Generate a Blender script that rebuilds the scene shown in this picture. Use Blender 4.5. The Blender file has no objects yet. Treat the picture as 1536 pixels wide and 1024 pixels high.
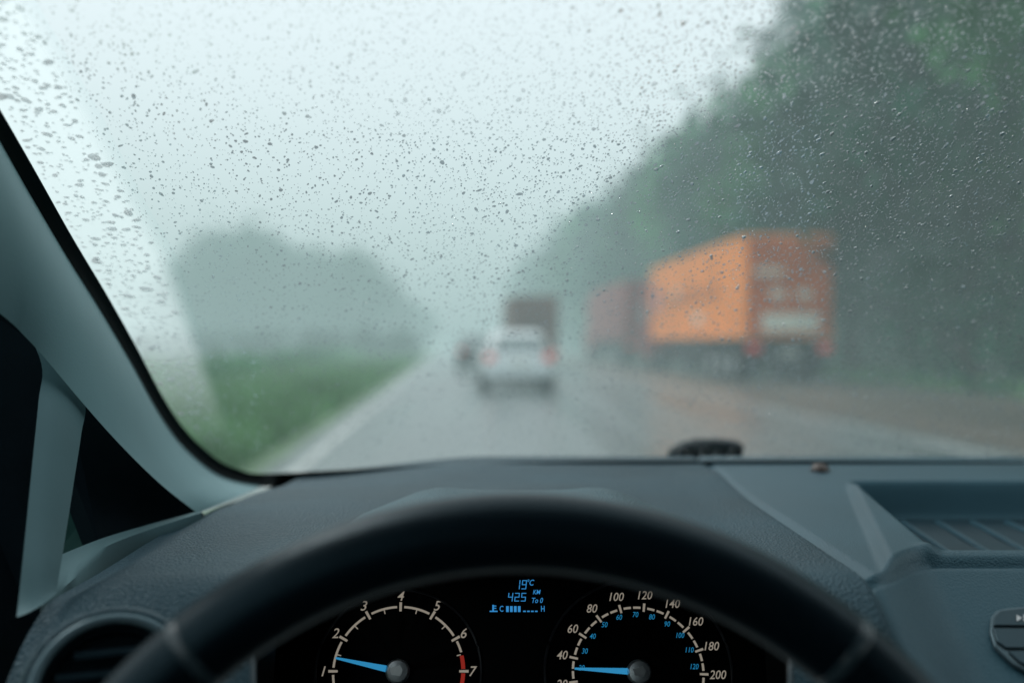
import bpy, bmesh, math, random
import numpy as np
from mathutils import Vector, Matrix
random.seed(7); rng = np.random.default_rng(11)
R = math.radians
sc = bpy.context.scene
sc.view_settings.view_transform = 'Standard'; sc.view_settings.look = 'None'; sc.view_settings.exposure = 0
col = sc.collection
F = 35.0/36.0*1536.0
EYE = 1.2

# ------------------------------------------------------------------ helpers
def Pt(px, py, d):
    return Vector(((px-768)/F*d, d, EYE-(py-512)/F*d))
def lerp(a, b, t): return a+(b-a)*t
def sst(a, b, x):
    t = min(1, max(0, (x-a)/(b-a))); return t*t*(3-2*t)

class MB:
    def __init__(s): s.v = []; s.f = []
    def add(s, vs, fs):
        o = len(s.v); s.v += [tuple(p) for p in vs]; s.f += [tuple(i+o for i in q) for q in fs]; return s
    def box(s, c, sz, M=None):
        x, y, z = [k/2 for k in sz]
        vs = [Vector((a*x, b*y, e*z)) for a in (-1, 1) for b in (-1, 1) for e in (-1, 1)]
        if M is not None: vs = [M @ p for p in vs]
        vs = [p+Vector(c) for p in vs]
        return s.add(vs, [(0,1,3,2),(4,6,7,5),(0,4,5,1),(2,3,7,6),(0,2,6,4),(1,5,7,3)])
    def loft(s, rows, closed=False, cap=False, wrap=False):
        n = len(rows[0]); vs = [p for r in rows for p in r]; fs = []
        m = len(rows)
        for i in range(m if wrap else m-1):
            for j in range(n if closed else n-1):
                a = i*n+j; b = i*n+(j+1) % n; i2 = (i+1) % m
                fs.append((a, b, i2*n+(j+1) % n, i2*n+j))
        if cap:
            fs.append(tuple(range(n-1, -1, -1))); fs.append(tuple(range((m-1)*n, m*n)))
        return s.add(vs, fs)
    def tube(s, path, r, n=8, closed=False, sx=1.0):
        path = [Vector(p) for p in path]; rows = []; m = len(path)
        for i, p in enumerate(path):
            if closed: t = path[(i+1) % m]-path[i-1]
            else: t = path[min(i+1, m-1)]-path[max(i-1, 0)]
            t.normalize()
            up = Vector((0, 0, 1)) if abs(t.z) < .9 else Vector((0, 1, 0))
            a = t.cross(up).normalized(); b = a.cross(t)
            rr = r[i] if isinstance(r, (list, tuple)) else r
            rows.append([p+a*math.cos(k*2*math.pi/n)*rr*sx+b*math.sin(k*2*math.pi/n)*rr for k in range(n)])
        return s.loft(rows, closed=True, cap=not closed, wrap=closed)
    def lathe(s, prof, n, c, M):
        rows = [[Vector(c)+M @ Vector((r*math.cos(k*2*math.pi/n), r*math.sin(k*2*math.pi/n), h)) for k in range(n)] for r, h in prof]
        return s.loft(rows, closed=True, cap=True)
    def prism(s, poly, vec):
        n = len(poly); a = [Vector(p) for p in poly]; b = [p+Vector(vec) for p in a]
        return s.add(a+b, [tuple(range(n-1, -1, -1)), tuple(range(n, 2*n))]+[(i, (i+1) % n, n+(i+1) % n, n+i) for i in range(n)])
    def build(s, name, m, parent=None, smooth=True, bevel=0, off=None, ang=38, recalc=True, seg=2):
        off = OFF.get(parent.name if parent else None, None) if off is None else off
        vs = s.v if off is None else [(p[0]-off[0], p[1]-off[1], p[2]-off[2]) for p in s.v]
        me = bpy.data.meshes.new(name); me.from_pydata(vs, [], s.f)
        if recalc:
            bm = bmesh.new(); bm.from_mesh(me); bmesh.ops.recalc_face_normals(bm, faces=bm.faces); bm.to_mesh(me); bm.free()
        if smooth:
            me.polygons.foreach_set('use_smooth', [True]*len(me.polygons)); me.set_sharp_from_angle(angle=R(ang))
        me.materials.append(m)
        o = bpy.data.objects.new(name, me); col.objects.link(o)
        if parent:
            o.parent = parent
            if off is not None: OFF[o.name] = off
        if bevel:
            b = o.modifiers.new('bevel', 'BEVEL'); b.width = bevel; b.segments = seg; b.limit_method = 'ANGLE'; b.angle_limit = R(30)
        return o
OFF = {}
def tag(o, label=None, cat=None, group=None, kind=None):
    if label: o['label'] = label
    if cat: o['category'] = cat
    if group: o['group'] = group
    if kind: o['kind'] = kind
    return o
def empty(name, loc=(0,0,0), rz=0):
    o = bpy.data.objects.new(name, None); col.objects.link(o); o.location = loc; o.rotation_euler = (0,0,rz); o.empty_display_size = .3; return o
def copy_tree(o, parent=None):
    c = o.copy(); col.objects.link(c); c.parent = parent
    for ch in list(o.children): copy_tree(ch, c)
    return c
def polyl(tbl, x):
    if x <= tbl[0][0]: return tbl[0][1]
    for (a, b), (c, d) in zip(tbl, tbl[1:]):
        if x <= c: return lerp(b, d, (x-a)/(c-a))
    return tbl[-1][1]

# ------------------------------------------------------------------ materials
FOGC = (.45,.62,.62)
TINT = (.50,.84,1.0)
def mat(name, c, rough=.5, metal=0, nz=None, bump=None, em=None, spec=.5, rnd=0, rvar=None, coat=0, painted_haze=False, tint=None, stretch=None):
    m = bpy.data.materials.new(name); m.use_nodes = True; nt = m.node_tree; N = nt.nodes; L = nt.links
    p = N['Principled BSDF']; p.inputs['Base Color'].default_value = (*c, 1); p.inputs['Roughness'].default_value = rough
    p.inputs['Metallic'].default_value = metal; p.inputs['Specular IOR Level'].default_value = spec
    if tint: p.inputs['Specular Tint'].default_value = (*tint, 1)
    if coat: p.inputs['Coat Weight'].default_value = coat
    tc = N.new('ShaderNodeTexCoord')
    src = None
    if nz:
        n = N.new('ShaderNodeTexNoise'); n.inputs['Scale'].default_value = nz[0]; n.inputs['Detail'].default_value = 5
        if stretch:
            mp = N.new('ShaderNodeMapping'); mp.inputs['Scale'].default_value = stretch
            L.new(tc.outputs['Object'], mp.inputs['Vector']); L.new(mp.outputs['Vector'], n.inputs['Vector'])
        else: L.new(tc.outputs['Object'], n.inputs['Vector'])
        r = N.new('ShaderNodeValToRGB'); r.color_ramp.elements[0].position = .3; r.color_ramp.elements[1].position = .7
        a = nz[1]; c2 = nz[2] if len(nz) > 2 else c
        r.color_ramp.elements[0].color = (*[k*(1-a) for k in c], 1); r.color_ramp.elements[1].color = (*[k*(1+a) for k in c2], 1)
        L.new(n.outputs['Fac'], r.inputs['Fac']); src = r.outputs['Color']
        if rvar:
            mr = N.new('ShaderNodeMapRange'); mr.inputs['From Min'].default_value = .3; mr.inputs['From Max'].default_value = .7
            mr.inputs['To Min'].default_value = rvar[0]; mr.inputs['To Max'].default_value = rvar[1]
            L.new(n.outputs['Fac'], mr.inputs['Value']); L.new(mr.outputs['Result'], p.inputs['Roughness'])
    if rnd:
        oi = N.new('ShaderNodeObjectInfo'); hs = N.new('ShaderNodeHueSaturation')
        mr = N.new('ShaderNodeMapRange'); mr.inputs['To Min'].default_value = 1-rnd; mr.inputs['To Max'].default_value = 1+rnd
        L.new(oi.outputs['Random'], mr.inputs['Value']); L.new(mr.outputs['Result'], hs.inputs['Value'])
        if src: L.new(src, hs.inputs['Color'])
        else: hs.inputs['Color'].default_value = (*c, 1)
        src = hs.outputs['Color']
    if src: L.new(src, p.inputs['Base Color'])
    if bump:
        kind = bump[3] if len(bump) > 3 else 'n'
        if kind == 'v':
            n = N.new('ShaderNodeTexVoronoi'); n.inputs['Scale'].default_value = bump[0]; out = n.outputs['Distance']
        else:
            n = N.new('ShaderNodeTexNoise'); n.inputs['Scale'].default_value = bump[0]; n.inputs['Detail'].default_value = 4; out = n.outputs['Fac']
        L.new(tc.outputs['Object'], n.inputs['Vector'])
        b = N.new('ShaderNodeBump'); b.inputs['Strength'].default_value = bump[1]; b.inputs['Distance'].default_value = bump[2]
        L.new(out, b.inputs['Height']); L.new(b.outputs['Normal'], p.inputs['Normal'])
    if em:
        p.inputs['Emission Color'].default_value = (*em[0], 1); p.inputs['Emission Strength'].default_value = em[1]
    if painted_haze:   # rain haze painted in as emission, stronger with distance from the world origin
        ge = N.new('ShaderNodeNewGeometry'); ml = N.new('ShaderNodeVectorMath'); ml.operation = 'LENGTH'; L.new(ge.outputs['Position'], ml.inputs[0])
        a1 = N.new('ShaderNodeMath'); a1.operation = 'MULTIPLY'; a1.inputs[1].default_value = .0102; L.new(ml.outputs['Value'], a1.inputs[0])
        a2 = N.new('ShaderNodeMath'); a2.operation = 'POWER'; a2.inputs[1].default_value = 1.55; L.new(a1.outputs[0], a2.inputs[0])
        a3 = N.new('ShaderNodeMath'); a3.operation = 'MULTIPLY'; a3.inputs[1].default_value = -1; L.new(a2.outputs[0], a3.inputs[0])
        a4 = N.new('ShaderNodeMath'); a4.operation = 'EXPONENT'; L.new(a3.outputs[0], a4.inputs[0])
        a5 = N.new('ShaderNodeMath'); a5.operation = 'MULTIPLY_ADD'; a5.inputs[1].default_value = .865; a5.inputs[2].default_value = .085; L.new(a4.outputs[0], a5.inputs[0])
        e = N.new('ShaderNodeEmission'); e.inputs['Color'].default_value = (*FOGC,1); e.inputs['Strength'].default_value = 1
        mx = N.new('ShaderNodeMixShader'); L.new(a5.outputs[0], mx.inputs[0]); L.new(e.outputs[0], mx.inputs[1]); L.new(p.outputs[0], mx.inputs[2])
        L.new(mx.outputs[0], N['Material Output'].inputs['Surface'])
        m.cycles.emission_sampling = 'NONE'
    return m
t_ = dict(tint=TINT)
M = dict(
 dash=mat('dash_grain_dark', (.010,.033,.047), .46, nz=(9,.25), bump=(560,1.0,.0012,'v'), spec=.36, **t_),
 hood=mat('hood_grain', (.036,.074,.089), .5, nz=(12,.2), bump=(520,1.0,.0012,'v'), spec=.45, **t_),
 console=mat('console_plastic', (.019,.053,.072), .40, nz=(7,.15), bump=(800,.5,.0005,'v'), spec=.42, **t_),
 tray=mat('tray_rubber', (.005,.017,.024), .5, nz=(15,.15), bump=(700,.3,.0004), spec=.3, **t_),
 pillar=mat('pillar_trim', (.140,.235,.250), .6, nz=(8,.08), bump=(500,.25,.0004), **t_),
 pillar2=mat('door_frame_trim', (.080,.138,.150), .6, nz=(8,.1), bump=(500,.25,.0004), **t_),
 black=mat('black_plastic', (.003,.006,.009), .6, nz=(30,.2), bump=(500,.3,.0005), spec=.12, **t_),
 rubber=mat('black_rubber', (.003,.005,.006), .6, nz=(40,.2), spec=.2, **t_),
 leather=mat('wheel_leather', (.002,.0062,.0105), .38, nz=(25,.2), bump=(420,.35,.0004,'v'), spec=.26, **t_),
 gloss=mat('glossy_trim', (.04,.062,.074), .25),
 panel=mat('cluster_black', (.0012,.0018,.0022), .35, nz=(40,.2), spec=.08),
 bezel=mat('bezel_grey', (.014,.016,.02), .35),
 vent=mat('vent_ring', (.09,.135,.155), .25, **t_),
 slat=mat('vent_slat', (.012,.024,.032), .35, nz=(30,.2), **t_),
 scale=mat('scale_cream', (.38,.34,.29), .6, em=((.8,.70,.57), .27)),
 red=mat('scale_red', (.35,.03,.02), .6, em=((.8,.05,.03), .25)),
 blue=mat('scale_blue', (.02,.2,.45), .6, em=((.02,.30,.60), .5)),
 needle=mat('needle_blue', (.05,.3,.55), .5, em=((.04,.38,.75), .55)),
 hub=mat('needle_hub_grey', (.70,.74,.76), .42, .9, nz=(60,.1)),
 hubl=mat('needle_hub_light', (.9,.92,.92), .35, .9),
 lcd=mat('lcd_blue', (.02,.15,.35), .6, em=((.04,.30,.70), .75)),
 sensor=mat('sensor_brown', (.03,.018,.014), .3),
 key=mat('key_plastic', (.008,.018,.025), .35, nz=(20,.1), **t_),
 keymark=mat('key_print', (.5,.53,.55), .5),
 keyedge=mat('key_edge_light', (.06,.09,.105), .3, **t_),
)
g_ = dict(painted_haze=True)
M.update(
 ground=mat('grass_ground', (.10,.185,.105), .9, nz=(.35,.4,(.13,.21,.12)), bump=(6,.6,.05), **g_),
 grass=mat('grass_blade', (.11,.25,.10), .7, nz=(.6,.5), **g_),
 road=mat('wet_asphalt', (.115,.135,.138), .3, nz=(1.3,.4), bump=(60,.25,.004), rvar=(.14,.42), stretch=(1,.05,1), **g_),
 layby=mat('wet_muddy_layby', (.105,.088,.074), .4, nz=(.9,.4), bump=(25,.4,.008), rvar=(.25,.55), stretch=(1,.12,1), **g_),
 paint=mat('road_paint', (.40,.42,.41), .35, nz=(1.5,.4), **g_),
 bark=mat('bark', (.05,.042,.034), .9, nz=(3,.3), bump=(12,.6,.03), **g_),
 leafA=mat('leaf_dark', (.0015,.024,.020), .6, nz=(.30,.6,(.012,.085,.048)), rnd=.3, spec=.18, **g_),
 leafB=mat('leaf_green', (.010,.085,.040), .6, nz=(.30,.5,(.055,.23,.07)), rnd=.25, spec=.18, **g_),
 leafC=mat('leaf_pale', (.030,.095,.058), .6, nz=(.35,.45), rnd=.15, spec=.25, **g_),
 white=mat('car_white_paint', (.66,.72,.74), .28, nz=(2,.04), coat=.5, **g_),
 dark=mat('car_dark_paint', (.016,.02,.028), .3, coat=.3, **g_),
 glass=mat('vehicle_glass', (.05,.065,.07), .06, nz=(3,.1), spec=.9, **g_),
 glassr=mat('rear_glass_painted_sky', (.20,.25,.26), .25, nz=(3,.2), spec=.9, **g_),  # pale base paints the sky's reflection into the rear window
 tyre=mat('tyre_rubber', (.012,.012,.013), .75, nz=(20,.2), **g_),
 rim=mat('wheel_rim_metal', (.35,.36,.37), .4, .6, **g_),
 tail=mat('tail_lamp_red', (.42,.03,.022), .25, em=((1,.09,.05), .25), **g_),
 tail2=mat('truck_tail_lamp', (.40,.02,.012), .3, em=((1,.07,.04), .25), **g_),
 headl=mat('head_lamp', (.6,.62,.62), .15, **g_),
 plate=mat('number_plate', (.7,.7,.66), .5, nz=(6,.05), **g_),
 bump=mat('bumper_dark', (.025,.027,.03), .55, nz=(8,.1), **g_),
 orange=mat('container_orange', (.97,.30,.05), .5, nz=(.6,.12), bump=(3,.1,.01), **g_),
 orange2=mat('container_orange_shaded', (.60,.12,.02), .55, nz=(.9,.22), **g_),  # darker copy of the orange: weaker light on the rear painted in
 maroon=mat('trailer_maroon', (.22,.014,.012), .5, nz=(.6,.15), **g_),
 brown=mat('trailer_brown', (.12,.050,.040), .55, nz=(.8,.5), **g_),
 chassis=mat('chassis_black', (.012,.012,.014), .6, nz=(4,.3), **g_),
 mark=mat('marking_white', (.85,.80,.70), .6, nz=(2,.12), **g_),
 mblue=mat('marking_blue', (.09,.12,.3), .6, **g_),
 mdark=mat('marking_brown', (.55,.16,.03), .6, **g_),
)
def nodes_mat(name):
    m = bpy.data.materials.new(name); m.use_nodes = True; nt = m.node_tree
    for n in list(nt.nodes): nt.nodes.remove(n)
    o = nt.nodes.new('ShaderNodeOutputMaterial'); return m, nt.nodes, nt.links, o
mdrop, N, L, out = nodes_mat('rain_water')
g = N.new('ShaderNodeBsdfGlass'); g.inputs['IOR'].default_value = 1.33; g.inputs['Roughness'].default_value = .0
g.inputs['Color'].default_value = (1,1,1,1)
tr = N.new('ShaderNodeBsdfTransparent'); mx = N.new('ShaderNodeMixShader'); mx.inputs[0].default_value = .28
L.new(g.outputs[0], mx.inputs[1]); L.new(tr.outputs[0], mx.inputs[2]); L.new(mx.outputs[0], out.inputs['Surface'])
mws, N, L, out = nodes_mat('unwiped_water_film')
tr = N.new('ShaderNodeBsdfTransparent'); tr.inputs['Color'].default_value = (.97,.99,.99,1)
tl = N.new('ShaderNodeBsdfTranslucent'); tl.inputs['Color'].default_value = (.9,.96,.97,1)
at = N.new('ShaderNodeAttribute'); at.attribute_name = 'film'
mx2 = N.new('ShaderNodeMixShader'); L.new(at.outputs['Fac'], mx2.inputs[0]); L.new(tr.outputs[0], mx2.inputs[1]); L.new(tl.outputs[0], mx2.inputs[2])
L.new(mx2.outputs[0], out.inputs['Surface'])

# ------------------------------------------------------------------ world, sun, camera
w = bpy.data.worlds.new('World'); sc.world = w; w.use_nodes = True; N = w.node_tree.nodes; L = w.node_tree.links
bg = N['Background']; sky = N.new('ShaderNodeTexSky'); sky.sky_type = 'NISHITA'; sky.sun_disc = False
sky.sun_elevation = R(48); sky.sun_rotation = R(-55); sky.dust_density = 4; sky.air_density = 1.2
tc = N.new('ShaderNodeTexCoord'); sp_ = N.new('ShaderNodeSeparateXYZ'); L.new(tc.outputs['Generated'], sp_.inputs[0])
rp = N.new('ShaderNodeValToRGB'); L.new(sp_.outputs['Z'], rp.inputs['Fac']); e = rp.color_ramp.elements
e[0].position = 0; e[0].color = (FOGC[0]*.84,FOGC[1]*.84,FOGC[2]*.84,1); e[1].position = 1; e[1].color = (.90,1.0,1.0,1)
for p_, c_ in ((.06,(.43,.58,.585)),(.14,(.55,.69,.70)),(.24,(.675,.805,.825)),(.36,(.77,.885,.915))):
    q = e.new(p_); q.color = (*c_,1)
scl = N.new('ShaderNodeVectorMath'); scl.operation = 'SCALE'; scl.inputs['Scale'].default_value = 11.2; L.new(rp.outputs['Color'], scl.inputs[0])
mixc = N.new('ShaderNodeMix'); mixc.data_type = 'RGBA'; mixc.inputs['Factor'].default_value = .93
L.new(sky.outputs[0], mixc.inputs['A']); L.new(scl.outputs[0], mixc.inputs['B'])
L.new(mixc.outputs['Result'], bg.inputs['Color']); bg.inputs['Strength'].default_value = .1
sl = bpy.data.lights.new('sun', 'SUN'); sl.energy = 1.2; sl.angle = R(25); sl.color = (1,.98,.95)
so = bpy.data.objects.new('sun', sl); col.objects.link(so); so.rotation_euler = (R(-42),0,R(55)); so.location = (0,0,30)
cd = bpy.data.cameras.new('camera'); co = bpy.data.objects.new('camera', cd); col.objects.link(co); sc.camera = co
co.location = (0,0,EYE); co.rotation_euler = (R(90),0,0); cd.lens = 35; cd.sensor_width = 36; cd.clip_start = .02; cd.clip_end = 4000
cd.dof.use_dof = True; cd.dof.focus_distance = .66; cd.dof.aperture_fstop = 2.8

# ------------------------------------------------------------------ setting
K = .06
def RD(lat, D, z=0): return Vector((lat-K*D, D, z))
def sheet(name, l0, l1, z, m, d0=-40, d1=1200, n=60):
    mb = MB(); rows = []
    for i in range(n+1):
        D = d0+(d1-d0)*(i/n)**2
        rows.append([RD(lerp(l0, l1, j/4), D, z) for j in range(5)])
    mb.loft(rows); return mb.build(name, m, None, smooth=False)
gm = MB(); G = 28; gm.loft([[Vector((-1500+3000*i/G, -800+3000*j/G, 0)) for i in range(G+1)] for j in range(G+1)])
tag(gm.build('ground', M['ground'], smooth=False), kind='structure')
tag(sheet('road', -1.75, 6.0, .006, M['road']), kind='structure')
tag(sheet('layby', 6.0, 12.2, .005, M['layby']), kind='structure')
tag(sheet('edge_line', -1.5, -1.38, .011, M['paint']), kind='structure')
tag(sheet('lane_line', 5.55, 5.68, .011, M['paint']), kind='structure')

# grass tufts
def blades(n, fpos, h0, h1, w0):
    vs = []; fs = []
    for i in range(n):
        p = fpos(); a = random.uniform(0, 6.28); h = random.uniform(h0, h1); dx, dy = math.cos(a)*w0, math.sin(a)*w0
        lx, ly = random.uniform(-.4,.4)*h, random.uniform(-.4,.4)*h
        k = len(vs); vs += [(p.x-dx, p.y-dy, 0), (p.x+dx, p.y+dy, 0), (p.x+lx, p.y+ly, h)]; fs.append((k, k+1, k+2))
    mb = MB(); mb.v = vs; mb.f = fs; return mb
def gp():
    D = 9+random.random()**1.6*70; return RD(-2.0-abs(random.gauss(0, 1))*(1+D*.12), D)
tag(blades(18000, gp, .12, .45, .04).build('verge_grass', M['grass'], smooth=False, recalc=False),
    'green roadside grass on the left verge beside the wet lane', 'grass', kind='stuff')
def gp2():
    D = 14+random.random()*80; return RD(12.4+abs(random.gauss(0, 1.2)), D)
tag(blades(7000, gp2, .15, .5, .04).build('verge_grass', M['grass'], smooth=False, recalc=False),
    'dark grass strip below the trees behind the orange truck', 'grass', kind='stuff')

# trees
def leaves(centers, n, spread, size):
    C_ = np.array(centers); idx = rng.integers(0, len(C_), n)
    p = C_[idx, :3]+rng.normal(0, 1, (n, 3))*C_[idx, 3:4]*spread
    p[:, 2] = np.maximum(p[:, 2], .15)
    a = rng.normal(0, 1, (n, 3)); a /= np.linalg.norm(a, axis=1)[:, None]
    b = rng.normal(0, 1, (n, 3)); b -= a*(a*b).sum(1)[:, None]; b /= np.linalg.norm(b, axis=1)[:, None]
    s = (size*rng.uniform(.6, 1.4, n))[:, None]
    q = np.stack([p-a*s, p+b*s*.55, p+a*s, p-b*s*.55], 1).reshape(-1, 3)
    mb = MB(); mb.v = q.tolist(); mb.f = np.arange(4*n).reshape(-1, 4).tolist(); return mb
def make_tree(name, H, Rr, cb, nl, size, lm, nc=36):
    root = empty(name)
    tk = MB(); bend = [random.uniform(-.25,.25) for _ in range(2)]
    tk.tube([(bend[0]*t*t, bend[1]*t*t, H*.8*t) for t in [0,.05,.2,.45,.7,1]], [.34,.25,.2,.16,.11,.03], 9)
    cs = []
    for i in range(nc):
        th = random.uniform(0, 6.28); u = random.uniform(-1, 1); rr = random.uniform(.35, 1)**.6
        hz = math.sqrt(1-u*u)*(1 if u > -.2 else .9)
        c = (math.cos(th)*hz*Rr*rr*.85, math.sin(th)*hz*Rr*rr*.85, (H+cb)/2+u*(H-cb)/2*.85*rr, Rr*random.uniform(.16,.32)); cs.append(c)
        if i % 4 == 0:
            z0 = min(H*.6, max(H*.15, c[2]*.6)); b0 = Vector((bend[0]*(z0/H)**2, bend[1]*(z0/H)**2, z0)); b1 = Vector(c[:3])
            tk.tube([b0, b0.lerp(b1,.5)+Vector((0,0,.25)), b1], [.09,.06,.02], 6)
    tk.build('trunk', M['bark'], root)
    leaves(cs, nl, .85, size).build('crown', lm, root, smooth=False, recalc=False)
    return root
ORD = 'first second third fourth fifth sixth seventh eighth ninth tenth eleventh twelfth thirteenth fourteenth fifteenth sixteenth seventeenth eighteenth nineteenth twentieth twenty-first twenty-second twenty-third twenty-fourth'.split()
protos = [make_tree('roadside_tree', 13, 4.0, 1.2, 4200, .34, M['leafA']), make_tree('roadside_tree', 13, 3.5, 2.0, 4000, .32, M['leafB']), make_tree('roadside_tree', 13, 4.4, .8, 4400, .34, M['leafA'])]
used = set()
def put(protos, k, loc, s, label, cat, group):
    p = protos[k]
    o = p if k not in used and protos is used_list[0] else copy_tree(p)
    used.add(k); o.location = loc; o.scale = (s*random.uniform(.92,1.1), s*random.uniform(.92,1.1), s); o.rotation_euler = (0,0,random.uniform(0,6.28))
    tag(o, label, cat, group); return o
used_list = [protos]
for i in range(24):
    D = 15+i*5.8+random.uniform(-1,1)
    put(protos, i % 3, RD(14.1+random.uniform(-.8,.8)-.018*max(0,D-60), D), random.uniform(.90,1.08), 'dark leafy tree at the right roadside, %s in the front row counting away' % ORD[i], 'tree', 'trees lining the right of the road')
for i in range(18):
    D = 19+i*7.5+random.uniform(-1.5,1.5)
    put(protos, (i+1) % 3, RD(20.5+random.uniform(-1,1), D), random.uniform(1.3,1.5), 'taller dark tree behind the right roadside row, %s counting away' % ORD[i], 'tree', 'trees lining the right of the road')
tcs = [(*RD(random.uniform(12.9, 17), 14+random.random()**1.3*130, random.uniform(.3, 3.2)), random.uniform(.5,.9)) for _ in range(420)]
tag(leaves(tcs, 22000, .8, .25).build('undergrowth', M['leafA'], smooth=False, recalc=False), 'dark undergrowth filling the foot of the right-hand trees', 'undergrowth', kind='stuff')
lp = [make_tree('field_tree', 12, 5.2, .3, 5200, .34, M['leafC'], 44), make_tree('field_tree', 10.5, 4.4, .3, 4600, .32, M['leafC'], 40)]
used = set(); used_list = [lp]
ltr = [(278,108,.80,0,'pale misty tree leftmost in the field clump'),(345,98,1.08,0,'broad round misty tree, tallest of the left field clump'),(405,100,1.10,1,'rounded misty tree right of the tallest one on the left'),
       (465,102,1.0,1,'lower misty tree in the dip of the left clump'),(526,99,.88,0,'broad misty tree nearest the road end of the left clump'),(580,108,.70,1,'small misty tree at the road end of left clump'),
       (312,118,1.0,1,'faint tree behind the left part of the misty clump'),(400,120,1.3,1,'faint tree behind the middle of the misty clump'),(624,122,.55,1,'very small faint tree beside the road, outermost of left clump')]
for px, D, s, k, lab in ltr:
    D *= 1.05; s *= 1.04
    put(lp, k, Vector(((px-768)/F*D, D, 0)), s, lab, 'tree', 'misty trees in the left field')
hcs = [(*RD(-7.5+random.gauss(0,.5), 22+random.random()**1.3*100, random.uniform(.05,.4)), .28) for _ in range(260)]
tag(leaves(hcs, 11000, .8, .12).build('hedge', M['leafB'], smooth=False, recalc=False), 'low dark hedge along the field beyond the left grass verge', 'hedge')
hcs = []
for _ in range(150):
    px = random.uniform(205, 622); D = random.uniform(74, 84); hcs.append(((px-768)/F*D, D, random.uniform(.2,1.5), .45))
tag(leaves(hcs, 9000, .8, .2).build('hedge', M['leafC'], smooth=False, recalc=False), 'pale misty bushes along the foot of the left field trees', 'hedge')

# ------------------------------------------------------------------ vehicles
HEAD = math.atan(K)
AX = Matrix.Rotation(R(90), 3, 'Y')
def wheel(root, x, y, r, wd):
    t = MB().lathe([(r*.62,-wd/2),(r*.93,-wd/2),(r,-wd*.32),(r,wd*.32),(r*.93,wd/2),(r*.62,wd/2)], 28, (x,y,r), AX).build('wheel', M['tyre'], root)
    MB().lathe([(r*.2,-wd*.53),(r*.6,-wd*.51),(r*.61,wd*.51),(r*.2,wd*.53)], 20, (x,y,r), AX).build('rim', M['rim'], t)
    return t
def make_car(name, paint):
    root = empty(name)
    st = [(0,.74,.40,.80),(.05,.81,.32,.88),(.3,.86,.24,.93),(1.0,.88,.2,.94),(2.4,.88,.2,.95),(3.0,.87,.2,.92),(3.55,.84,.22,.83),(3.95,.75,.28,.72),(4.06,.6,.36,.6)]
    rows = []
    for y, w_, zb, zs in st:
        h = [(w_*.84,zb),(w_*.96,zb+.09),(w_,zb+(zs-zb)*.5),(w_*.975,zs-.08),(w_*.9,zs),(w_*.5,zs+.015)]
        rows.append([Vector((x,y,z)) for x, z in h]+[Vector((-x,y,z)) for x, z in reversed(h)])
    MB().loft(rows, closed=True, cap=True).build('body', paint, root, ang=50)
    ring = [(.90,.10,3.05,.80),(1.05,.17,2.78,.765),(1.2,.28,2.5,.72),(1.34,.46,2.2,.66),(1.42,.62,1.95,.60),(1.46,.85,1.7,.48)]
    rr = []
    for z, y0, y1, hw in ring:
        q = []
        for k in range(36):
            a = k*2*math.pi/36; c, s_ = math.cos(a), math.sin(a)
            q.append(Vector((math.copysign(abs(c)**.4, c)*hw, (y0+y1)/2+math.copysign(abs(s_)**.4, s_)*(y1-y0)/2, z)))
        rr.append(q)
    MB().loft(rr, closed=True, cap=True).build('roof', paint, root, ang=50)
    f0 = lambda z: polyl([(r_[0], r_[1]) for r_ in ring], z); f1 = lambda z: polyl([(r_[0], r_[2]) for r_ in ring], z); fw = lambda z: polyl([(r_[0], r_[3]) for r_ in ring], z)
    zs = [.97,1.05,1.13,1.2,1.27,1.34]
    MB().loft([[Vector((fw(z)*.80*u, f0(z)-.014+.03*u*u, z)) for u in (-1,-.5,0,.5,1)] for z in zs]).build('rear_window', M['glassr'], root)
    MB().loft([[Vector((fw(z)*.80*u, f1(z)+.014-.03*u*u, z)) for u in (-1,-.5,0,.5,1)] for z in zs]).build('windscreen', M['glass'], root)
    for s in (-1, 1):
        for a, b in ((.12,.46),(.49,.88)):
            MB().loft([[Vector((s*(fw(z)+.008), lerp(f0(z)+.12, f1(z)-.12, t), z)) for t in (a,(a+b)/2,b)] for z in zs]).build('side_window', M['glass'], root)
        MB().box((s*.70,.03,.82), (.22,.12,.18)).build('tail_light', M['tail'], root, bevel=.03)
        MB().box((s*.62,3.94,.66), (.24,.14,.12)).build('headlight', M['headl'], root, bevel=.03)
        MB().box((s*.93,2.45,1.0), (.16,.1,.12)).build('wing_mirror', paint, root, bevel=.03)
        for y in (.72, 3.28): wheel(root, s*.79, y, .31, .19)
    MB().box((0,.0,.47), (1.58,.16,.26)).build('bumper', paint, root, bevel=.06)
    MB().box((0,.02,.30), (1.3,.12,.10)).build('bumper_skirt', M['bump'], root, bevel=.02)
    MB().box((0,-.03,.70), (.52,.03,.12)).build('number_plate', M['plate'], root, bevel=.004)
    return root
c1 = make_car('hatchback_car', M['white']); c1.location = (.17, 23.5, 0); c1.rotation_euler = (0,0,HEAD)
tag(c1, 'white hatchback with red tail lights driving ahead on the wet road', 'car')
c2 = make_car('hatchback_car', M['dark']); c2.location = (-1.32, 39.5, 0); c2.rotation_euler = (0,0,HEAD)
tag(c2, 'dark car further ahead, half hidden behind the white hatchback', 'car')

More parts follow.
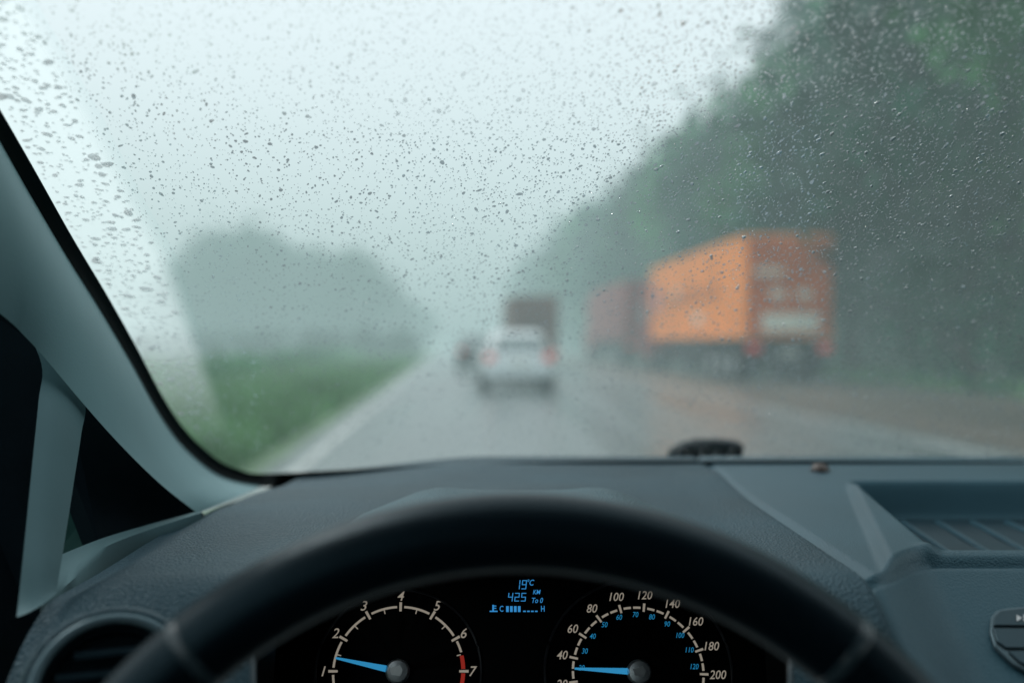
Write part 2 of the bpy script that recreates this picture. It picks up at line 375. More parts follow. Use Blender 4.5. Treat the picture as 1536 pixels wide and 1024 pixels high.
def make_truck(name, side, door, Lb=13.3, H=4.2, cabm=None, detail=True, W=1.25, z0=1.30):
    root = empty(name); q = W/1.25
    mb = MB().box((0, Lb/2, (z0+H)/2), (2*W, Lb, H-z0)); mb.build('cargo_box', side, root, bevel=.03)
    if detail:
        rb = MB()
        for s in (-1, 1):
            for k in range(18): rb.box((s*(W+.016), .4+k*(Lb-.8)/17, (z0+H)/2), (.05,.10,H-z0-.5))
            rb.box((s*(W+.02), Lb/2, z0+.1), (.05, Lb, .16)); rb.box((s*(W+.02), Lb/2, H-.08), (.05, Lb, .14))
        rb.build('side_ribs', side, root, smooth=False)
    for s in (-1, 1):
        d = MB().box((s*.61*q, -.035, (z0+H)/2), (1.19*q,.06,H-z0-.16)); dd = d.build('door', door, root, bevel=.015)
        lb = MB()
        for xx in (.28*q, .9*q): lb.tube([(s*xx,-.095,z0+.12),(s*xx,-.095,H-.12)], .022, 8)
        lb.build('lock_bar', door, dd)
        MB().box((s*1.02*q,-.05,1.02*z0/1.3), (.36*q,.1,.19)).build('tail_light', M['tail2'], root, bevel=.02)
        MB().box((s*.86*q,.5,.62), (.55*q,.02,.7)).build('mudflap', M['chassis'], root)
        for y in ((1.5, 2.75, 4.0) if Lb > 10 else (1.8,)): wheel(root, s*.98*q, y, .5 if z0 > 1.1 else .42, .42*q)
        if Lb > 10: MB().box((s*.6, 9.4, .75), (.12,.14,1.0)).build('landing_leg', M['chassis'], root)
        MB().box((s*1.15*q,Lb*.53,.6*z0), (.06,Lb*.34,.75*z0/1.3)).build('side_guard', M['chassis'], root, bevel=.01)
    ch = MB()
    for s in (-1, 1): ch.box((s*.45, Lb/2-.2, z0-.18), (.14, Lb-.4, .3))
    for y in (.2, Lb*.2, Lb*.4, Lb*.6, Lb*.8): ch.box((0,y,z0-.2), (2.2*q,.12,.16))
    ch.build('chassis', M['chassis'], root)
    MB().box((0,.02,.60), (2.3*q,.12,.16)).build('underrun_bar', M['chassis'], root, bevel=.02)
    MB().box((0,-.02,.88), (.52,.02,.13)).build('number_plate', M['plate'], root)
    if cabm:
        y0 = Lb+.7; h = min(1, H/3.95)
        pr = [(0,.75),(0,3.2*h),(.25,3.75*h),(.9,3.8*h),(1.75,3.0*h),(2.05,1.9*h),(2.15,.55),(0,.55)]
        MB().prism([(-1.2*q,y0+a,b) for a, b in pr], (2.4*q,0,0)).build('cab', cabm, root, bevel=.06)
        for s in (-1, 1):
            MB().prism([(s*1.208*q,y0+a,b*h) for a, b in ((.75,2.0),(.75,2.9),(1.5,2.85),(1.85,2.0))], (s*.012,0,0)).build('side_window', M['glass'], root)
            for y in (y0-1.5, y0+1.2): wheel(root, s*1.0*q, y, .5 if z0 > 1.1 else .42, .36*q)
        MB().prism([(-1.05*q,y0+1.80,2.98*h),(-1.05*q,y0+2.085,1.98*h),(1.05*q,y0+2.085,1.98*h),(1.05*q,y0+1.80,2.98*h)], (0,.02,0)).build('windscreen', M['glass'], root)
        MB().box((0,y0-.9,z0-.35), (.9,3.2,.24)).build('tractor_frame', M['chassis'], root)
    return root
t1 = make_truck('container_truck', M['orange'], M['orange2'], cabm=M['maroon'])
t1.location = (7.79, 28, 0); t1.rotation_euler = (0,0,HEAD)
tag(t1, 'orange container truck with white rear markings standing right of the lane', 'truck')
# rear markings: illegible in the photo, so only blotches the same size
MB().box((0,-.13,1.74), (1.62,.02,.5)).build('rear_placard', M['mark'], t1, bevel=.01)
for x, z, ww, hh in [(-.92,3.16,.12,.26),(-.76,3.13,.1,.2),(-.60,3.18,.13,.26),(-.42,3.12,.12,.24),(-.26,3.16,.12,.2),(-.45,2.54,.26,.24),(-.22,2.50,.12,.3),(.3,2.53,.22,.24),(.52,2.5,.14,.28)]:
    MB().box((x,-.125,z), (ww,.015,hh)).build('rear_letter', M['mark'], t1, bevel=.02)
for y, z, ww, hh in [(9.2,2.75,.6,.5),(8.3,2.8,.5,.4),(7.5,2.72,.6,.55),(6.5,2.78,.5,.45),(5.5,2.75,.6,.5),(4.4,2.8,.5,.4),(3.3,2.74,.6,.5)]:
    MB().box((-1.305,y,z), (.014,ww,hh)).build('side_letter', M['mdark'], t1, smooth=False)
MB().box((-1.305,11.6,2.85), (.014,.7,.95)).build('side_emblem', M['mblue'], t1, smooth=False)
MB().box((-1.305,5.2,1.95), (.014,1.0,.24)).build('side_label', M['mark'], t1, smooth=False)
MB().box((-1.315,8.3,2.95), (.012,.4,.35)).build('side_label', M['mark'], t1, smooth=False)
t2 = make_truck('box_truck', M['maroon'], M['maroon'], Lb=12, H=4.1, cabm=M['maroon'], detail=False)
t2.location = RD(9.45, 47.2); t2.rotation_euler = (0,0,HEAD); tag(t2, 'dull maroon truck standing just beyond the orange container truck', 'truck')
t3 = make_truck('box_truck', M['brown'], M['brown'], Lb=6, H=3.2, cabm=M['brown'], detail=False, W=1.05, z0=.95)
t3.location = (.98, 43.5, 0); t3.rotation_euler = (0,0,HEAD); tag(t3, 'brown box truck ahead, showing above the white hatchback roof', 'truck')

# ------------------------------------------------------------------ the car we sit in
CL = (.38, .2, 0)
car = empty('car_interior', CL); OFF[car.name] = CL
tag(car, 'dark dashboard, steering wheel and windscreen frame of the car we sit in', 'car')
TP = .5773; ZW = .48085
def WY(px, py):
    rz = -(py-512)/F; return ZW/(rz+TP)
def WP(px, py, o=0):
    p = Pt(px, py, WY(px, py)); return p+Vector((0,.5,.866))*o
bound = [(-300,-160),(-100,-30),(50,55),(180,130),(300,190),(385,240),(480,268),(600,310),(690,345)]
S0 = Vector((0, 1.11, EYE-.125+(1.05-1.11)*TP)); DS = Vector((0,-.866,.5)); NS = Vector((0,.5,.866))
def SP(x, s, o=0): return S0+Vector((x,0,0))+DS*s+NS*o
def topx(p):
    return 768+F*p.x/p.y, 512-F*(p.z-EYE)/p.y
# black border of the screen
edge_in = [(-260,-330),(-120,-60),(-60,50),(0,152),(50,240),(110,348),(160,432),(205,512),(245,588),(280,640),(325,682),(360,699),(395,705),(500,700),(700,690),(900,686),(1200,685),(1536,687),(1900,690),(2500,700)]
edge_out = [(-285,-310),(-140,-45),(-76,66),(-12,170),(39,261),(99,365),(150,448),(196,528),(237,604),(272,655),(318,696),(355,712),(396,719),(500,716),(700,706),(900,702),(1200,701),(1536,703),(1900,706),(2500,716)]
def smooth_pts(pts, k=6):
    P_ = [Vector((*p,0)) for p in pts]; out_ = []
    for i in range(len(P_)-1):
        p0, p1, p2, p3 = P_[max(i-1,0)], P_[i], P_[i+1], P_[min(i+2,len(P_)-1)]
        for j in range(k):
            t = j/k; out_.append(.5*((2*p1)+(p2-p0)*t+(2*p0-5*p1+4*p2-p3)*t*t+(3*p1-p0-3*p2+p3)*t**3))
    out_.append(P_[-1]); return [(p.x,p.y) for p in out_]
def resample(pts, n):
    r = []
    for i in range(n):
        f = i/(n-1)*(len(pts)-1); k = min(int(f), len(pts)-2); t = f-k
        r.append((lerp(pts[k][0],pts[k+1][0],t), lerp(pts[k][1],pts[k+1][1],t)))
    return r
ei, eo = smooth_pts(edge_in), smooth_pts(edge_out)
mb = MB(); mb.loft([[WP(*a, -.004) for a in ei], [WP(a[0]-4 if a[0] < 390 else a[0], a[1]+6, -.004) for a in eo]]); mb.build('screen_border', M['rubber'], car)
# unwiped strip of wet glass beside the pillar
edge_x = lambda py: polyl([(b_, a_) for a_, b_ in edge_in[:13]], py)
pys = [-120+i*20 for i in range(41)]; rows = []; vals = []
for py in pys:
    x0, x1 = edge_x(py)-12, polyl(bound, py)+26
    r_ = []
    for k in range(13):
        u = k/12; r_.append(WP(lerp(x0,x1,u), py, .0002)); vals.append(.40*sst(1,.70,u)*sst(680,450,py))
    rows.append(r_)
mb = MB(); mb.loft(rows); wf = mb.build('water_film', mws, car, recalc=False)
att = wf.data.attributes.new('film', 'FLOAT', 'POINT'); att.data.foreach_set('value', vals)
# A-pillar trim
pou = smooth_pts([(-260,180),(-130,370),(0,470),(38,505),(70,540),(112,590),(160,645),(205,692),(240,725),(268,748),(296,769)])
pin = resample(smooth_pts(edge_out[:13]), len(pou))
rows = []
for i, (a, b) in enumerate(zip(pin, pou)):
    t = i/(len(pin)-1)
    A = WP(a[0], a[1], -.007); xo = lerp(-.30,-.252,sst(.2,1,t)); d = xo/((b[0]-768)/F); B = Pt(b[0], b[1], d)
    Cc = (A+B)/2+Vector((.035,-.035,.012))*(1-.6*t)
    rows.append([A*(1-u)**2+Cc*2*u*(1-u)+B*u*u for u in [k/10 for k in range(11)]])
mb = MB(); mb.loft(rows); mb.build('pillar_trim', M['pillar'], car, ang=60)
# frame branch down to the door
r0 = [(28,470),(62,545),(58,600),(50,680),(42,760),(34,840),(25,925)]; r1 = [(95,520),(127,600),(122,650),(112,715),(102,780),(93,835),(84,890)]
rows = []
for i, (a, b) in enumerate(zip(smooth_pts(r0), smooth_pts(r1))):
    t = i/36
    A = Pt(*a, lerp(.665,.535,t)); B = Pt(*b, lerp(.70,.56,t)); Cc = (A+B)/2+Vector((.006,-.012,0))
    rows.append([A*(1-u)**2+Cc*2*u*(1-u)+B*u*u for u in [k/6 for k in range(7)]])
mb = MB(); mb.loft(rows); mb.build('window_frame', M['pillar2'], car, ang=60)
# quarter window: dark surround, small pane, sill
mb = MB(); mb.prism([Pt(95,560,.74), Pt(310,775,.85), Pt(150,822,.73), Pt(130,770,.73), Pt(112,722,.73), Pt(70,705,.72)], (-.012,0,0)); mb.build('quarter_window_surround', M['black'], car, smooth=False)
mb = MB(); mb.prism([Pt(95,700,.75), Pt(145,775,.75), Pt(165,825,.75), Pt(70,870,.74), Pt(70,710,.74)], (-.004,0,0)); mb.build('quarter_window', mat('tinted_pane', (.02,.055,.052), .12, nz=(20,.5,(.03,.085,.08)), spec=.3), car, smooth=False)
s0 = smooth_pts([(80,836),(150,808),(220,787),(298,766)]); s1 = smooth_pts([(60,915),(128,853),(190,818),(302,776)])
mb = MB(); mb.loft([[Pt(*a, lerp(.64,.80,i/18)) for i, a in enumerate(s0)], [Pt((a[0]+b[0])/2+3, (a[1]+b[1])/2-3, lerp(.60,.785,i/18)) for i, (a, b) in enumerate(zip(s0, s1))], [Pt(*a, lerp(.565,.785,i/18)) for i, a in enumerate(s1)],
    [Pt(a[0],a[1]+70, lerp(.57,.79,i/18)) for i, a in enumerate(s1)]])
mb.build('window_sill', M['pillar2'], car, ang=70)
mb = MB(); mb.prism([Pt(-200,330,.72), Pt(0,440,.74), Pt(75,530,.76), Pt(95,700,.77), Pt(60,960,.74), Pt(60,1200,.7), Pt(-300,1200,.6)], (-.03,.0,0)); mb.build('door', M['black'], car, smooth=False)
# dashboard pad: a height field, cut open in front of the instruments
def ztop(x, y):
    back = -.147+.0195*sst(-.26,-.02,x)
    z = -.135+sst(.85,1.06,y)*(back+.135)
    yf = .575
    if y < yf: z -= ((yf-y)/.1)**2*.085
    z += .004*math.sin(max(0,min(1,(x+.25)/.45))*math.pi)*sst(1.0,.8,y)
    return EYE+z
def field(x0, x1, nx, y0, y1, ny, f=ztop):
    mb = MB()
    X0 = x0 if callable(x0) else (lambda y: x0); X1 = x1 if callable(x1) else (lambda y: x1)
    ys = [lerp(y0,y1,j/ny) for j in range(ny+1)]
    for y in ys:
        for i in range(nx+1):
            x = lerp(X0(y), X1(y), i/nx); mb.v.append((x, y, f(x, y)))
    for j in range(ny):
        for i in range(nx):
            a = j*(nx+1)+i; mb.f.append((a,a+1,a+nx+2,a+nx+1))
    return mb
def pad_z(x, y):
    z = ztop(x, y)
    z -= .012*sst(-.225,-.258,x)
    z += .003*sst(.150,.190,x)*sst(.2005,.1965,x)*sst(1.08,.9,y)      # rolled edge along the console
    z += .003*sst(.985,.970,y+(.19-x)*.42)*sst(.80,.95,y+(.19-x)*.42)
    return z
def opw(y): return min(.270*y, .146+(.60-y)*.27)
YO = .60
mb = field(-.262, .2005, 110, YO, 1.105, 110, pad_z)
for a, b in ((-.262, lambda y: .004-opw(y)), (lambda y: .006+opw(y), .2005)):
    q = field(a, b, 36, .40, YO, 50, pad_z); mb.add(q.v, q.f)
dash = mb.build('dashboard_pad', M['dash'], car, ang=80)
# cheeks of the opening, edged with a thin trim
for sgn, cx_ in ((-1,.004),(1,.006)):
    b = MB(); rows = []; pth = []
    for j in range(31):
        y = lerp(.40, YO, j/30); x = cx_+sgn*opw(y); z = pad_z(x, y)
        rows.append([Vector((x,y,z)), Vector((x-sgn*.003,y,z-.003)), Vector((x-sgn*.002,y,z-.02)), Vector((x+sgn*.008,y,z-.16))])
        if y < .56: pth.append((x-sgn*.001,y,z-.0005))
    b.loft(rows); b.build('opening_cheek', M['panel'], car, ang=60)
    b = MB(); b.tube(pth, .0014, 8); b.build('opening_trim', M['gloss'], car, ang=180)
# instrument hood
def hood_row(y, w_, h, zb, cx=.005, n=2.6, m=60):
    r = []
    for k in range(m+1):
        a = math.pi*k/m; c, s_ = math.cos(a), math.sin(a)
        x = cx-math.copysign(abs(c)**(2/n), c)*w_; z = zb+abs(s_)**(2/n)*h
        if s_ > .5 and n < 3: z += .0045*math.exp(-((abs(x-cx)-.066)/.022)**2)-.0015*math.exp(-((x-cx)/.04)**2)
        r.append(Vector((x, y, EYE+z)))
    return r
prof = [(.598,.185,.137),(.602,.188,.141),(.64,.187,.1425),(.70,.186,.143),(.745,.184,.1425),(.775,.18,.1385),(.81,.172,.127),(.86,.16,.108),(.92,.15,.09)]
hr = [hood_row(y, w_, h, -.253) for y, w_, h in prof]
inner = [hood_row(y, .180, .1145, -.253, n=9) for y in (.73,.66,.600)]
mb = MB(); mb.loft(hr); mb.build('instrument_hood', M['hood'], car, ang=60)
mb = MB(); mb.loft(inner+[hr[0]])
xs_ = [lerp(-.1405,.1505,i/40) for i in range(41)]
mb.loft([[Vector((x, .5995, pad_z(x,.60)-.0008)) for x in xs_], [Vector((x, .5992, pad_z(x,.60)-.003)) for x in xs_], [Vector((x, .599, EYE-.1392)) for x in xs_]])
mb.build('hood_lining', M['panel'], car, ang=40)
# instruments
AL = math.atan(493/F); GD = .65; PM = F/GD; G0 = Pt(778,1005,GD)
GU = Vector((1,0,0)); GV = Vector((0,math.sin(AL),math.cos(AL))); GN = Vector((0,-math.cos(AL),math.sin(AL)))
GM = Matrix((GU, GV, GN)).transposed()
def gp_(px, py, o=0):
    return G0+GU*((px-778)/PM)+GV*(-(py-1005)/PM/1.05)+GN*o
mb = MB(); mb.loft([[gp_(lerp(a,b,k/4), y) for k in range(5)] for y, a, b in ((815,376,1180),(900,372,1184),(960,370,1188),(1060,362,1196),(1160,360,1198))]); mb.build('instrument_panel', M['panel'], car)
tcache = {}
def text2d(s, size, shear=0):
    key = (s, shear)
    if key not in tcache:
        cu = bpy.data.curves.new('glyph', 'FONT'); cu.body = s; cu.size = 1; cu.align_x = 'CENTER'; cu.align_y = 'CENTER'; cu.shear = shear; cu.offset = .006
        cu.resolution_u = 3
        o = bpy.data.objects.new('glyph', cu); col.objects.link(o); dg = bpy.context.evaluated_depsgraph_get(); dg.update()
        me = bpy.data.meshes.new_from_object(o.evaluated_get(dg))
        tcache[key] = ([tuple(v.co[:2]) for v in me.vertices], [tuple(p.vertices) for p in me.polygons])
        bpy.data.objects.remove(o); bpy.data.curves.remove(cu); bpy.data.meshes.remove(me)
    return tcache[key]
def gtext(mb, s, px, py, h, sx=.9, o=.0012, shear=.25):
    v, f = text2d(s, 1, shear); k = h/.70
    ys = [b for a, b in v]; cy = (max(ys)+min(ys))/2; xs = [a for a, b in v]; cx = (max(xs)+min(xs))/2
    mb.add([gp_(px+(a-cx)*k*sx, py-(b-cy)*k, o) for a, b in v], f)
def pol(cx, cy, r, a, o=.001):
    return gp_(cx+r*math.cos(R(a)), cy-r*math.sin(R(a)), o)
def arc(mb, cx, cy, r0, r1, a0, a1, o=.001, n=None):
    n = n or max(2, int(abs(a1-a0)/3))
    mb.loft([[pol(cx,cy,r0,lerp(a0,a1,i/n),o) for i in range(n+1)], [pol(cx,cy,r1,lerp(a0,a1,i/n),o) for i in range(n+1)]])
def dial(name, cx, cy, rb):
    d = MB(); d.lathe([(.0,.0004),(rb/PM,.0004)], 64, gp_(cx,cy,.0), GM); o = d.build(name, M['panel'], car)
    b = MB(); b.tube([pol(cx,cy,rb,a*4,.002) for a in range(90)], .0009, 6, closed=True); b.build('bezel', M['bezel'], o)
    return o
def needle(par, cx, cy, a, tip):
    b = MB(); t = R(a); ux, uy = math.cos(t), -math.sin(t); nx_, ny_ = -uy, ux
    q = [(14,5.0),(tip,1.5),(tip,-1.5),(14,-5.0)]
    b.prism([gp_(cx+ux*r_+nx_*h_, cy+uy*r_+ny_*h_, .006) for r_, h_ in q], GN*.001); b.build('needle', M['needle'], par, smooth=False)
    b = MB(); b.lathe([(.0078,.002),(.0078,.0075),(.0066,.0092),(.0030,.0100)], 28, gp_(cx,cy), GM); b.build('needle_hub', M['hub'], par)
    b = MB(); b.prism([gp_(cx-11,cy-4,.0102), gp_(cx+4,cy-9,.0102), gp_(cx+9,cy-2,.0102), gp_(cx+5,cy+7,.0102), gp_(cx-8,cy+5,.0102)], GN*.0008); b.build('hub_cap', M['hubl'], par, smooth=False)
# tachometer
cx, cy = 598, 1006
ta = dial('tachometer', cx, cy, 124)
s = MB(); rd = MB()
for k in range(0, 8):
    a = 90-(k-4)*30
    arc(s, cx, cy, 91, 105, a-1.1, a+1.1, .0012, 2)
    if k < 7:
        if k == 6:
            arc(s, cx, cy, 96, 99.5, a-2.5, a-13, .001); arc(rd, cx, cy, 94, 100, a-16, a-28, .001)
        else: arc(s, cx, cy, 96, 99.5, a-3.2, a-26.8, .001)
        arc(s, cx, cy, 90, 96.2, a-14.5, a-15.5, .0013, 2)
arc(rd, cx, cy, 94, 100, -1.8, -14, .001)
for k in range(1, 8):
    a = 90-(k-4)*30; gtext(s, str(k), cx+112*math.cos(R(a)), cy-115*math.sin(R(a)), 15, .95)
s.build('scale', M['scale'], ta, smooth=False); rd.build('red_zone', M['red'], ta, smooth=False)
needle(ta, cx, cy, 168, 95)
# speedometer
cx, cy = 957, 1007
sp = dial('speedometer', cx, cy, 140)
s = MB(); bl = MB()
sa = lambda v: 104-21.2*(v-100)/20
for v in range(0, 221, 20):
    a = sa(v)
    arc(s, cx, cy, 92, 105, a-1.0, a+1.0, .0012, 2)
    if v < 220:
        arc(s, cx, cy, 96, 99.5, a-3, a-9.6, .001); arc(s, cx, cy, 96, 99.5, a-11.6, a-18.2, .001)
for v in range(20, 201, 20):
    a = sa(v); gtext(s, str(v), cx+(116 if v < 100 else 119)*math.cos(R(a)), cy-118*math.sin(R(a)), 13, .88)
for v in range(20, 121, 10):
    a = sa(v*1.609); gtext(bl, str(v), cx+85*math.cos(R(a)), cy-87*math.sin(R(a)), 8, .8)
s.build('scale', M['scale'], sp, smooth=False); bl.build('inner_scale', M['blue'], sp, smooth=False)
needle(sp, cx, cy, 177, 96)
# information display
SEG = {'0':'abcdef','1':'bc','2':'abged','3':'abgcd','4':'fgbc','5':'afgcd','6':'afgedc','7':'abc','8':'abcdefg','9':'abcdfg'}
def seg(mb, ch, x, y, w_, h, t):
    q = {'a':(0,0,w_,t),'g':(0,h/2-t/2,w_,h/2+t/2),'d':(0,h-t,w_,h),'f':(0,0,t,h/2),'b':(w_-t,0,w_,h/2),'e':(0,h/2,t,h),'c':(w_-t,h/2,w_,h)}
    for c in SEG[ch]:
        x0, y0, x1, y1 = q[c]; gx = lambda X, Y: gp_(x+X+(h-Y)*.1, y+Y, .0012+.00002*ord(c)-.002)
        mb.add([gx(x0+.4,y0+.4), gx(x1-.4,y0+.4), gx(x1-.4,y1-.4), gx(x0+.4,y1-.4)], [(0,1,2,3)])
dp = MB(); dp.loft([[gp_(x,y,.0006) for x in (716,840)] for y in (856,930)]); dpo = dp.build('information_display', M['panel'], car)
d = MB()
seg(d,'1',772,866,8,15,2.0); seg(d,'9',782,866,8,15,2.0)
gtext(d,'°C',797,870,9,.8); seg(d,'4',761,886,8,14,2.0); seg(d,'2',771,886,8,14,2.0); seg(d,'5',781,886,8,14,2.0)
gtext(d,'KM',806,885,7,.8); gtext(d,'To 0',807,898,8,.8); gtext(d,'C',752,911,9,.7,shear=0); gtext(d,'H',815,911,9,.7,shear=0)
for k in range(4): d.add([gp_(x,y,.0013) for x, y in ((759+k*6,907),(763+k*6,907),(763+k*6,916),(759+k*6,916))], [(0,1,2,3)])
for k in range(4): d.add([gp_(x,y,.0013) for x, y in ((785+k*6,914),(789+k*6,914),(789+k*6,916),(785+k*6,916))], [(0,1,2,3)])
for x0,y0,x1,y1 in ((738,905,740.5,915),(740.5,906,744,907.5),(740.5,909.5,744,911),(734,914,746,916)):
    d.add([gp_(x,y,.0013) for x, y in ((x0,y0),(x1,y0),(x1,y1),(x0,y1))], [(0,1,2,3)])
d.build('readout', M['lcd'], dpo, smooth=False)

# steering wheel
TL = R(15); RO = .224; rm = .0168; RM = RO-rm
WC = Vector((.003,.37,EYE-.2822+.0010))
WU = Vector((1,0,0)); WV = Vector((0,math.sin(TL),math.cos(TL))); WN = Vector((0,-math.cos(TL),math.sin(TL)))
def wp(a, r, o=0): return WC+(WU*math.cos(a)+WV*math.sin(a))*r+WN*o
def rimring(a, k=1.0):
    e = WU*math.cos(a)+WV*math.sin(a); p = WC+e*RM
    return [p+e*math.cos(b)*rm*k+WN*math.sin(b)*rm*1.05*k for b in [j*2*math.pi/24 for j in range(24)]]
mb = MB(); mb.loft([rimring(i*2*math.pi/180) for i in range(180)], closed=True, wrap=True)
swo = mb.build('steering_wheel', M['leather'], car, ang=180)
for a in (50, 130, 215, 325):
    b = MB(); b.loft([rimring(R(a-.8),.99),rimring(R(a-.5),1.02),rimring(R(a+.5),1.02),rimring(R(a+.8),.99)], closed=True); b.build('rim_seam', M['gloss'], swo, ang=60)
hb = MB(); hb.lathe([(.066,-.02),(.07,.0),(.062,.018),(.03,.028)], 32, WC, Matrix((WU,WV,WN)).transposed()); hb.build('hub', M['leather'], swo)
for a in (0, 180, 270):
    b = MB(); e = R(a); q = WU*-math.sin(e)+WV*math.cos(e)
    b.loft([[wp(e,r_)+q*w_*s_+WN*h for s_, h in ((-1,-.006),(1,-.006),(1,.008),(-1,.008))] for r_, w_ in ((.06,.03),(.12,.022),(.197,.017))], closed=True, cap=True); b.build('spoke', M['gloss'], swo, bevel=.003)

# air vent
VC = Pt(168,1042,.485); n_ = Vector((.30,-.78,.55)).normalized(); u_ = Vector((0,0,1)).cross(n_).normalized(); u_ = -u_ if u_.x < 0 else u_; v_ = n_.cross(u_)
VM = Matrix((u_,v_,n_)).transposed()
def tor(Rr, r_, o, n=64): 
    b = MB(); b.tube([VC+VM @ Vector((Rr*math.cos(k*2*math.pi/n), Rr*math.sin(k*2*math.pi/n), o)) for k in range(n)], r_, 10, closed=True); return b
b = MB(); b.lathe([(.043,-.02),(.043,.004),(.040,.008),(.036,.008),(.034,-.004),(.034,-.02)], 64, VC, VM); vo = b.build('air_vent', M['dash'], car, ang=50)
tor(.0355,.0027,.0072).build('vent_ring', M['vent'], vo, ang=180)
b = MB(); b.lathe([(.0325,-.002),(.0325,.004),(.0305,.004),(.029,-.006)], 64, VC, VM); b.build('vent_collar', M['black'], vo)
b = MB()
for k in range(-2, 3): b.box(VC+VM @ Vector((0,k*.010,.004)), (.050 if abs(k) < 2 else .034,.0022,.012), VM @ Matrix.Rotation(R(25),3,'X'))
b.build('vent_slats', M['slat'], vo)
# console panel with tray
def lipy(x): return lerp(.576,.622,sst(.205,.262,x))
def con_z(x, y):
    z = ztop(.19, max(y,.58)); lip = lipy(x)
    z -= .0035*sst(.212,.2015,x)
    if y < lip: z -= (lip-y)*.66
    z -= .0030*math.exp(-((y-lip+.004)/.0024)**2)
    xl = lerp(.263,.318,(y-.63)/.31)
    d = sst(xl, xl+.012, x)*sst(.634,.645,y)*sst(.945,.933,y)
    z -= .036*d
    # raised rounded rim round the recess
    z += .003*math.exp(-((y-.629)/.006)**2)*sst(.25,.275,x)
    xo = lerp(.218,.317,(y-.58)/.36)
    z += .0065*sst(xo-.004,xo+.006,x)*sst(xl+.010,xl-.002,x)*sst(.95,.88,y)*sst(lip-.004,lip+.006,y)
    return z
cons = field(.2010, .90, 340, .42, 1.105, 350, con_z).build('console_panel', M['console'], car, ang=60)
ML = lambda y: lerp(.263,.318,(y-.63)/.31)+.012
rm_ = MB(); rm_.loft([[Vector((lerp(ML(y),.89,k/3),y,ztop(.19,y)-.0338)) for k in range(4)] for y in (.646,.75,.85,.932)]); tm = rm_.build('tray_mat', M['tray'], cons)
for k in range(11):
    x = .348+k*.032; rbm = MB(); rbm.tube([(x-.012,.66,ztop(.19,.66)-.0336),(x,.80,ztop(.19,.8)-.0336),(x+.012,.918,ztop(.19,.918)-.0336)], .0026, 6); rbm.build('tray_rib', M['console'], cons)
# control keys on the console
CN = Vector((0,-.55,.835)).normalized()
def onc(px, py, o=0):
    rz = -(py-512)/F; y = (.135+.622*.66)/(.66-rz)
    return Pt(px, py, y)+CN*o
pod = [(1483,952),(1485,930),(1493,921),(1510,917),(1600,912),(1720,916),(1730,950),(1720,1000),(1640,1034),(1560,1024),(1516,1000),(1490,974)]
b = MB(); b.prism([onc(x,y,.0005) for x, y in pod], CN*.003); po = b.build('control_pod', M['keyedge'], car, bevel=.0006)
for kp in ([(1487,946),(1489,932),(1497,924),(1540,919),(1600,917),(1600,947)], [(1486,950),(1600,951),(1600,980),(1506,980),(1492,970)], [(1509,984),(1600,984),(1600,1020),(1562,1020),(1525,1000)]):
    b = MB(); b.prism([onc(x,y,.0037) for x, y in kp], CN*.0014); b.build('key', M['key'], po, bevel=.0005)
b = MB(); b.add([onc(1521,931,.0056), onc(1529,936,.0056), onc(1521,941,.0056)], [(0,1,2)])
for x in (1531,1535): b.add([onc(x,931,.0056), onc(x+2,931,.0056), onc(x+2,941,.0056), onc(x,941,.0056)], [(0,1,2,3)])
b.build('key_symbol', M['keymark'], po, smooth=False, recalc=False)
# light sensor on the dash
b = MB(); b.lathe([(.0095,-.003),(.0095,.002),(.007,.006),(.003,.0075)], 24, (.308,.995,ztop(.19,.995)), Matrix.Identity(3)); b.build('light_sensor', M['sensor'], car)
# wiper outside the glass
b = MB(); b.prism([Pt(x,y,1.19) for x, y in ((1000,702),(1010,678),(1030,668),(1050,663),(1090,663),(1114,666),(1118,672),(1108,704))], Vector((0,.03,.002))); b.build('wiper', M['rubber'], car, bevel=.004)
# shell of the cabin behind the camera
b = MB(); b.loft([[Vector((x, y, EYE+z+.02*(1-((x-.4)/.8)**2))) for x in (-.36,-.2,.1,.4,.7,1.0,1.16)] for y, z in ((.40,.25),(.2,.29),(-.3,.31),(-1.3,.29))]); b.build('roof_lining', M['black'], car)
b = MB(); b.box((.4,-1.0,EYE-.25), (1.4,.2,1.0)); b.build('rear_seat', M['black'], car, bevel=.06)
b = MB(); b.box((.4,-.2,EYE-.85), (1.5,2.0,.05)); b.build('floor_carpet', M['black'], car)
b = MB(); b.box((1.17,-.1,EYE-.45), (.04,1.6,.75)); b.build('door', M['black'], car, bevel=.02)
b = MB(); b.box((-.37,-.35,EYE-.45), (.04,1.3,.75)); b.build('door', M['black'], car, bevel=.02)

# ------------------------------------------------------------------ rain drops on the outside of the glass
SEGN = 8; prof = [(1,0),(.85,.52),(.48,.90)]; NR = len(prof)
def drop_geo(x, s, rx, rs, h, rot):
    ph = rng.uniform(0, 6.28, 3); am = rng.uniform(.03,.18,3)
    a = np.arange(SEGN)*2*np.pi/SEGN
    k = 1+am[0]*np.cos(a+ph[0])+am[1]*np.cos(2*a+ph[1])+am[2]*np.cos(3*a+ph[2])
    u = np.cos(a)*k*rx; v = np.sin(a)*k*rs
    U = u*np.cos(rot)-v*np.sin(rot); V = u*np.sin(rot)+v*np.cos(rot)
    pts = [np.stack([U*r_, V*r_, np.full(SEGN, h*z_)], 1) for r_, z_ in prof]
    pts.append(np.array([[0,0,h],[0,0,0]])); q = np.concatenate(pts)
    w_ = np.empty_like(q)
    w_[:,0] = x+q[:,0]; w_[:,1] = S0.y+DS.y*(s+q[:,1])+NS.y*(.0006+q[:,2]); w_[:,2] = S0.z+DS.z*(s+q[:,1])+NS.z*(.0006+q[:,2])
    return w_
fl = []; flat = []
nP = NR*SEGN
for j in range(SEGN):
    j2 = (j+1) % SEGN; fl.append((nP+1, j2, j)); flat.append(False)
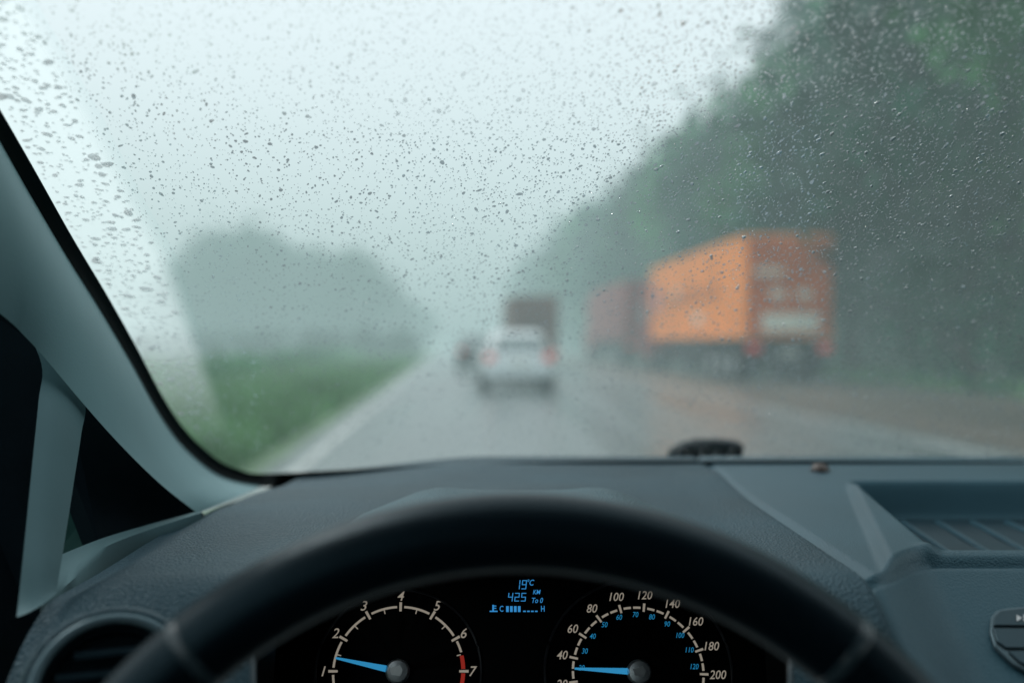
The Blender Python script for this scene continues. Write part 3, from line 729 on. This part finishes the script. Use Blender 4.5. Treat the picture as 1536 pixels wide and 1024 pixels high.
for i in range(NR-1):
    for j in range(SEGN):
        j2 = (j+1) % SEGN; fl.append((i*SEGN+j, i*SEGN+j2, (i+1)*SEGN+j2, (i+1)*SEGN+j)); flat.append(True)
for j in range(SEGN):
    j2 = (j+1) % SEGN; fl.append(((NR-1)*SEGN+j, (NR-1)*SEGN+j2, nP)); flat.append(True)
allv = []; allf = []; alls = []; cnt = 0; tries = 0
cells = {}
while cnt < 38000 and tries < 300000:
    tries += 1
    x = rng.uniform(-.36,.72); s = rng.uniform(.03,.74)
    p = SP(x, s); px, py = topx(p)
    if px < -60 or px > 1720 or py < -90 or py > 700: continue
    if px < edge_x(py): continue
    strip = polyl(bound, py)-px
    dens = (.60/p.y)**1.5
    dk = sst(700,1150,px+(300-py)*-.2)      # towards the trees the beads stand taller
    if strip > 0: dens *= .34
    else:
        dens *= .42+.58*sst(400,1150,px+(300-py)*.6)
        if py > 520 and 560 < px < 1000: dens *= .7
    if rng.random() > dens*1.0: continue
    if strip > 0:
        r_ = min(.0030, math.exp(rng.normal(math.log(.00105),.5))); rx, rs = r_*rng.uniform(1.0,2.0), r_*rng.uniform(.8,1.3); rot = rng.normal(0,.25); hh = rng.uniform(.07,.25)
    else:
        r_ = min(.0013, max(.00022, math.exp(rng.normal(math.log(.00041+.00005*dk),.44)))); rx, rs = r_*rng.uniform(.75,1.25), r_*rng.uniform(.9,2.1); rot = rng.normal(-.35,.4)
        hh = rng.uniform(.32,.75) if rng.random() < .02+.66*dk else rng.uniform(.04,.12)
    key = (int(x/.004), int(s/.004)); bad = False
    for a in (-1,0,1):
        for b_ in (-1,0,1):
            for (X,S_,Q) in cells.get((key[0]+a,key[1]+b_), ()):
                if (X-x)**2+(S_-s)**2 < (max(rx,rs)*.85+Q*.85)**2: bad = True
    if bad: continue
    cells.setdefault(key, []).append((x,s,max(rx,rs)))
    allv.append(drop_geo(x, s, rx, rs, min(rx,rs)*hh, rot)); o = cnt*(nP+2)
    allf += [tuple(i+o for i in f) for f in fl]; alls += flat; cnt += 1
me = bpy.data.meshes.new('raindrops'); me.from_pydata(np.concatenate(allv).tolist(), [], allf); me.polygons.foreach_set('use_smooth', alls)
me.materials.append(mdrop); me.update()
ro = bpy.data.objects.new('raindrops', me); col.objects.link(ro)
tag(ro, 'clear raindrops scattered over the outside of the windscreen', 'raindrops', kind='stuff')
print('DROPS', cnt, tries)
